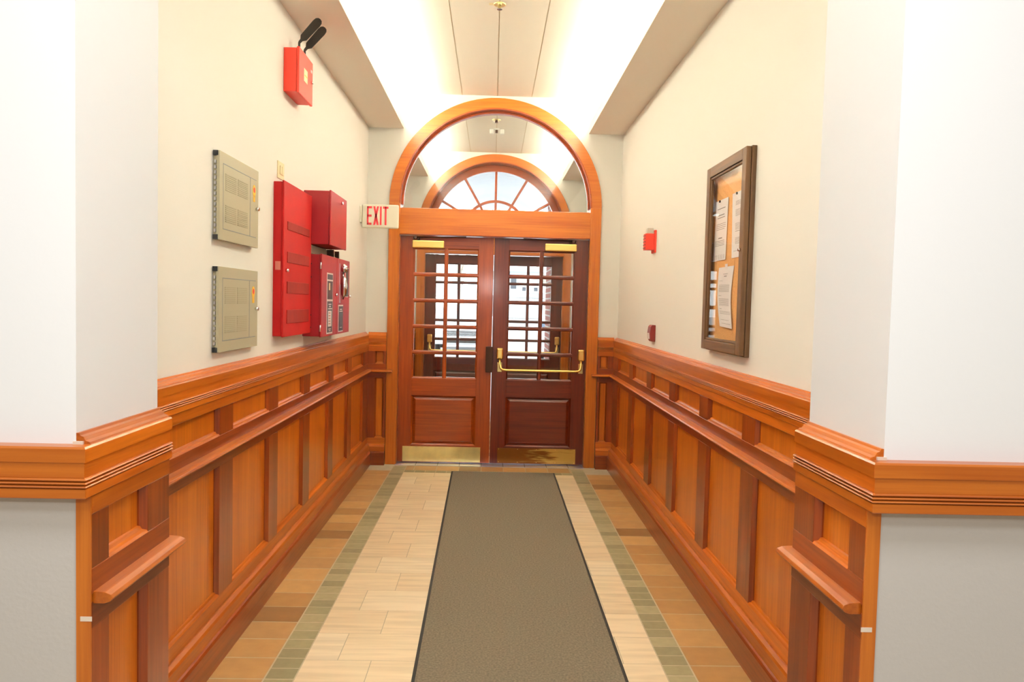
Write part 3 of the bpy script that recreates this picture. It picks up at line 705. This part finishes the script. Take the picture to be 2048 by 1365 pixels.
# ------------------------------------------------------------------ notice board (right wall)
nb = empty('notice_board', (XR, 3.74, 1.282)); fx = 1.102; y0, y1, z0, z1 = 3.425, 4.052, 1.284, 2.224
b = MB('board_wood_z'); 
b.box(XR, XR-.022, y0, y0+.02, z0, z1); b.box(XR, XR-.022, y1-.02, y1, z0, z1); b.box(XR, XR-.022, y0+.02, y1-.02, z0, z0+.02, 'board_wood_y'); b.box(XR, XR-.022, y0+.02, y1-.02, z1-.02, z1, 'board_wood_y')
b.build('case_frame', nb, .002)
MB('cork').box(XR, XR-.008, y0+.018, y1-.018, z0+.018, z1-.018).build('cork_back', nb)
d = MB('board_wood_z'); a = .055
for q0, q1 in ((y0, y0+a), (y1-a, y1)): d.box(fx, fx+.024, q0, q1, z0+.006, z1-.004)
for q0, q1 in ((z0+.006, z0+a), (z1-a, z1-.004)): d.box(fx, fx+.024, y0+a, y1-a, q0, q1, 'board_wood_y')
e = .012
for q0, q1 in ((y0+a, y0+a+e), (y1-a-e, y1-a)): d.box(fx+.006, fx+.022, q0, q1, z0+a, z1-a)
for q0, q1 in ((z0+a, z0+a+e), (z1-a-e, z1-a)): d.box(fx+.006, fx+.022, y0+a, y1-a, q0, q1, 'board_wood_y')
dd = d.build('door_frame', nb, .003)
MB('board_glass').box(fx+.012, fx+.015, y0+a, y1-a, z0+a, z1-a).build('glass_pane', dd)
for z in (1.40, 2.03):
    h = MB('bronze' if z > 2 else 'steel'); h.tube([(fx+.012, y1+.004, z-.03), (fx+.012, y1+.004, z+.03)], .006, n=10); h.build('hinge', nb)
k = MB('chrome'); k.tube([(fx, y0+.035, 1.765), (fx-.010, y0+.035, 1.765)], [.008, .007], n=12); k.build('lock', dd)
tag(nb, 'dark wooden glazed notice board with cork back on the right wall', 'notice board')
def sheet(pts, lines, label, curl=0.):
    """pts: bottom-far, bottom-near, top-near, top-far as (y, z); y decreases towards the camera"""
    r = empty('paper_notice', (XR-.012, (pts[0][0]+pts[1][0])/2, pts[0][1]))
    bf, bn, tn, tf = [Vector((0, *p)) for p in pts]
    def P(u, v, o=0.):       # u 0 far .. 1 near, v 0 bottom .. 1 top
        a_ = bf.lerp(bn, u); b_ = tf.lerp(tn, u); p = a_.lerp(b_, v)
        return (XR-.011-o-abs(curl)*(1-v)**2*.12, p.y+curl*math.sin(v*PI)*.8, p.z)
    m = MB('paper'); n = 12
    for k in range(n):
        v0, v1 = k/n, (k+1)/n
        m.prism(([P(0, v0), P(1, v0), P(1, v1), P(0, v1)], [P(0, v0, .0008), P(1, v0, .0008), P(1, v1, .0008), P(0, v1, .0008)]))
    m.build('sheet', r)
    t = MB('ink')
    for (v, u0, u1, hh) in lines:
        hh *= .62; t.prism(([P(u0, v, .0009), P(u1, v, .0009), P(u1, v+hh, .0009), P(u0, v+hh, .0009)], [P(u0, v, .0013), P(u1, v, .0013), P(u1, v+hh, .0013), P(u0, v+hh, .0013)]))
    t.build('printed_text', r)
    pn = MB('black_plastic' if curl <= .01 else 'paper')
    if curl > .01: pn.box(XR-.0125, XR-.0115, P(.5, 1)[1]-.02, P(.5, 1)[1]+.02, P(.5, 1)[2]-.01, P(.5, 1)[2]+.014); pn.build('tape', r)
    else: pn.tube([(XR-.011, P(.35, 1)[1], P(.35, 1)[2]-.006), (XR-.018, P(.35, 1)[1], P(.35, 1)[2]-.006)], .006, n=10); pn.build('push_pin', r)
    return tag(r, label, 'paper')
g1 = [(.85, .15, .80, .022), (.74, .25, .75, .028), (.70, .2, .8, .02)]+[(.60-.03*k, .15, .9-.1*(k == 3), .012) for k in range(4)]+[(.36, .35, .65, .03)]+[(.32-.025*k, .1, .85, .012) for k in range(4)]+[(.02, .15+.14*k, .17+.14*k, .12) for k in range(6)]
sheet([(4.01, 1.742), (3.80, 1.742), (3.785, 2.046), (3.99, 2.046)], g1, 'white paper with tear-off strips pinned upper left in the notice board')
g2 = [(v-.018*k, .25, .95, .008) for v in (.86, .73, .52, .30) for k in range(6) if not (v == .86 and k > 3)]+[(.40, .25, .6, .012), (.1, .15, .9, .008)]
sheet([(3.70, 1.742), (3.50, 1.742), (3.51, 2.05), (3.72, 2.05)], g2, 'closely printed white paper at the near edge of the notice board')
g3 = [(.88, .35, .65, .01), (.84, .42, .6, .02), (.77, .12, .35, .006)]+[(.70-.016*k, .12, .85, .007) for k in range(8)]+[(.52, .1, .3, .01)]+[(.47-.016*k, .12, .85, .007) for k in range(8)]+[(.30, .15, .3, .01)]+[(.26-.02*k, .15, .95, .007) for k in range(3)]+[(.12, .15, .8, .007), (.06, .2, .9, .007)]
sheet([(3.83, 1.412), (3.635, 1.405), (3.655, 1.705), (3.90, 1.705)], g3, 'curling white paper taped below the others in the notice board', curl=.05)

# strobe and pull station
sb = empty('fire_strobe', (XR, 5.55, 1.89))
MB('bright_red').box(XR, XR-.014, 5.49, 5.60, 1.885, 2.045).build('back_plate', sb, .003)
b = MB('bright_red'); b.box(XR-.014, XR-.075, 5.505, 5.585, 1.905, 2.020)
for k in range(5): b.box(XR-.075, XR-.079, 5.51, 5.58, 1.915+.022*k, 1.922+.022*k, 'maroon')
b.build('horn_body', sb, .003)
MB('smoke_plastic').prism(([(XR-.014, 5.515, 2.02), (XR-.066, 5.515, 2.02), (XR-.060, 5.515, 2.060), (XR-.020, 5.515, 2.060)], [(XR-.014, 5.575, 2.02), (XR-.066, 5.575, 2.02), (XR-.060, 5.575, 2.060), (XR-.020, 5.575, 2.060)])).build('strobe_lens', sb, .002)
tag(sb, 'red fire alarm horn with clear strobe lens on the right wall', 'fire alarm')
ps = empty('pull_station', (XR, 5.47, 1.25))
pr_ = [(XR, 1.255), (XR-.024, 1.255), (XR-.036, 1.275), (XR-.040, 1.315), (XR-.034, 1.36), (XR-.024, 1.372), (XR, 1.372)]
b = MB('maroon'); b.prism(([(x, 5.42, z) for x, z in pr_], [(x, 5.52, z) for x, z in pr_])); b.build('body', ps, .004)
b = MB('label_white'); b.prism(([(XR-.036, 5.445, 1.272), (XR-.0385, 5.445, 1.272), (XR-.0425, 5.445, 1.315), (XR-.036, 5.445, 1.315)], [(XR-.036, 5.495, 1.272), (XR-.0385, 5.495, 1.272), (XR-.0425, 5.495, 1.315), (XR-.036, 5.495, 1.315)])); b.build('pull_lever', ps, .001)
tag(ps, 'small dark red manual pull station just above the right wainscot', 'fire alarm')

# ------------------------------------------------------------------ ceiling fittings
sd = empty('sprinkler_head', (.002, 4.93, CEIL))
b = MB('satin_brass'); b.tube([(.0, 4.93, CEIL), (.0, 4.93, CEIL-.006)], [.040, .036], n=24); b.build('escutcheon', sd)
b = MB('chrome'); b.tube([(0, 4.93, CEIL-.006), (0, 4.93, CEIL-.02), (0, 4.93, CEIL-.03), (0, 4.93, CEIL-.033)], [.011, .009, .016, .018], n=14); b.build('deflector', sd)
b = MB('ivory'); b.box(-.065, -.03, 4.915, 4.945, CEIL-.003, CEIL); b.build('mounting_tab', sd)
tag(sd, 'round brass sprinkler head in the corridor ceiling centre', 'sprinkler')
sd = empty('sprinkler_head', (-.005, 7.99, CEIL))
b = MB('satin_brass'); b.tube([(-.005, 7.99, CEIL), (-.005, 7.99, CEIL-.006)], [.045, .04], n=24); b.build('escutcheon', sd)
b = MB('bronze'); b.tube([(-.005, 7.99, CEIL-.006), (-.005, 7.99, CEIL-.03)], [.012, .018], n=12); b.build('deflector', sd)
tag(sd, 'small sprinkler head in the ceiling behind the arched window', 'sprinkler')
el = empty('emergency_light', (0, 8.38, CEIL))
b = MB('white_plastic'); b.box(-.03, .03, 8.36, 8.40, CEIL-.02, CEIL); b.build('base', el, .003)
for x in (-.052, .058):
    b = MB('white_plastic'); b.box(x-.022, x+.022, 8.35, 8.40, CEIL-.062, CEIL-.012); b.build('lamp_head', el, .008)
b = MB('bronze'); b.tube([(0, 8.37, CEIL-.02), (0, 8.37, CEIL-.05)], .014, n=12); b.build('sensor', el)
tag(el, 'white twin-headed emergency light on the ceiling behind the arched window', 'emergency light')

# ------------------------------------------------------------------ outside
g = MB('asphalt'); g.box(-60, 60, D2+.25, 140, -.25, -.12); tag(structure(g.build('ground')), 'pale paved ground outside the doors', 'ground')
for s, x0, x1 in ((1, .735, 1.5), (-1, -1.5, -.90)):
    b = MB('brick'); b.box(x0, x1, D2+.26, D2+1.1, -.12, 4.2)
    o = b.build('brick_pier'); tag(o, 'red brick jamb outside at the %s edge of the outer doors' % ('right' if s > 0 else 'left'), 'brick pier')

def car(loc, paint, label, S=1.0):
    r = empty('parked_car', (0, 0, 0))
    b = MB(paint)
    # lower body: side profile (y, z), nose at -y
    low = [(-2.2, .30), (-2.28, .50), (-2.22, .78), (-2.0, .92), (-1.05, 1.02), (1.7, 1.06), (2.2, .95), (2.25, .5), (2.15, .30)]
    b.prism(([(-.88, y, z) for y, z in low], [(.88, y, z) for y, z in low]))
    b.build('body', r, .08)
    b = MB(paint); gl = [(-1.05, 1.02, .80), (-.25, 1.52, .62), (1.3, 1.55, .62), (2.0, 1.05, .78)]
    b.prism(([(-w_, y, z) for y, z, w_ in gl], [(w_, y, z) for y, z, w_ in gl])); b.build('roof', r, .05)
    b = MB('car_glass'); b.prism(([(-.70, -1.00, 1.07), (.70, -1.00, 1.07), (.57, -.32, 1.49), (-.57, -.32, 1.49)], [(-.70, -1.03, 1.08), (.70, -1.03, 1.08), (.57, -.35, 1.50), (-.57, -.35, 1.50)])); b.build('windscreen', r)
    for s in (-1, 1):
        b = MB('car_glass'); b.prism(([(s*.80, -.75, 1.10), (s*.65, -.15, 1.47), (s*.65, 1.2, 1.49), (s*.79, 1.7, 1.10)], [(s*.815, -.75, 1.10), (s*.665, -.15, 1.47), (s*.665, 1.2, 1.49), (s*.805, 1.7, 1.10)])); b.build('side_window', r)
        b = MB(paint); b.box(s*.86, s*1.04, -.78, -.68, 1.03, 1.18); b.build('wing_mirror', r, .03)
        b = MB('chrome'); b.box(s*.50, s*.82, -2.27, -2.15, .60, .76); b.build('headlight', r, .03)
        b = MB('amber'); b.box(s*.80, s*.88, -2.20, -2.08, .62, .74); b.build('indicator', r, .01)
        for y in (-1.4, 1.4):
            b = MB('tyre'); b.tube([(s*.70, y, .31), (s*.90, y, .31)], .31, n=24); b.tube([(s*.90, y, .31), (s*.91, y, .31)], .18, 'steel', 16); b.build('wheel', r)
    b = MB('black_plastic'); b.box(-.45, .45, -2.285, -2.2, .58, .74)
    for k in range(4): b.box(-.44, .44, -2.295, -2.28, .60+.035*k, .608+.035*k, 'chrome')
    b.build('grille', r, .01)
    b = MB('black_plastic'); b.box(-.55, .55, -2.29, -2.2, .36, .46); b.build('bumper_intake', r, .01)
    b = MB('label_white'); b.box(-.16, .16, -2.30, -2.28, .48, .56); b.build('number_plate', r)
    r.location = loc; return tag(r, label, 'car')
car((-.95, 26.2, -.12), 'car_silver', 'silver car parked nose-on, seen through the left outer door')
car((2.15, 19.5, -.12), 'car_blue', 'blue grey car seen beside the brick jamb through the right door')
pr = MB('siding')
for k in range(46): pr.box(-4, 4, D2+.26+.14*k, D2+.26+.14*k+.132, 3.5, 3.56)
pr.box(-4, 4, D2+.26, D2+6.8, 3.56, 3.62)
po = pr.build('porch_ceiling'); structure(po)
# fence
fe = empty('iron_fence', (0, 75, -.12)); b = MB('iron')
for k in range(150): b.box(-12+.16*k, -11.975+.16*k, 75, 75.02, -.12, 2.25)
b.build('pickets', fe)
b = MB('iron'); b.box(-12, 12, 75.0, 75.05, 2.02, 2.07); b.box(-12, 12, 75.0, 75.05, .05, .10); b.build('rails', fe)
tag(fe, 'long dark iron picket fence across the far side of the lot', 'fence')
# house
hs = empty('pale_house', (6, 88, -.12))
MB('siding').box(-.5, 14, 84, 96, -.12, 5.1).build('wall', hs)
b = MB('roofing'); b.prism(([(-1.2, 83.2, 5.2), (-1.2, 97, 5.2), (-1.2, 90, 9.2)], [(15, 83.2, 5.2), (15, 97, 5.2), (15, 90, 9.2)])); b.build('roof', hs)
b = MB('white_trim'); b.box(-1.2, 15, 83.0, 83.3, 4.95, 5.5); b.build('eaves_board', hs)
MB('window_dark').box(1.9, 2.5, 83.9, 84.0, 3.1, 4.2).build('window', hs); MB('window_dark').box(9, 9.8, 83.9, 84, 3.1, 4.2).build('window', hs)
b = MB('white_trim'); b.prism(([(2.8, 82.6, 2.7), (2.8, 84, 2.7), (2.8, 84, 4.6)], [(6.6, 82.6, 2.7), (6.6, 84, 2.7), (6.6, 84, 4.6)])); b.box(2.8, 6.6, 82.5, 82.7, 2.7, 3.3)
for k in range(3): b.box(3.1+1.25*k, 3.5+1.25*k, 82.45, 82.5, 2.85, 3.25, 'window_dark')
b.build('awning', hs)
tag(hs, 'pale sided house with white eaves seen beyond the fence', 'house')
# bare trees
def tree(x, y, h, seed, label):
    R_ = random.Random(seed); b = MB('bark')
    def br(p, d, L0, r0, dep):
        e = p+d*L0; mid = p+d*L0*.5+Vector((R_.uniform(-.05, .05), R_.uniform(-.05, .05), 0))*L0
        b.tube([p, mid, e], [r0, r0*.82, r0*.62], n=6 if dep > 1 else 4, cap=False)
        if dep == 0: return
        for k in range(3 if dep > 1 else 4):
            a = R_.uniform(0, 2*PI); t = R_.uniform(.35, .75)
            nd = (d+Vector((math.cos(a)*t, math.sin(a)*t, R_.uniform(0, .35)))).normalized()
            br(p+d*L0*R_.uniform(.55, 1.0), nd, L0*R_.uniform(.55, .78), r0*.55, dep-1)
    br(Vector((x, y, -.12)), Vector((R_.uniform(-.06, .06), 0, 1)).normalized(), h*.38, h*.03, 4)
    return tag(b.build('bare_tree'), label, 'tree')
tree(-2.6, 62, 12, 1, 'bare leafless tree with slanting trunk behind the silver car')
tree(-.7, 66, 13, 5, 'bare leafless tree nearest the middle of the doors, left of the house')
tree(-5.2, 68, 12, 9, 'bare leafless tree furthest left beyond the fence')
tree(4.8, 70, 10, 12, 'bare leafless tree in front of the pale house')
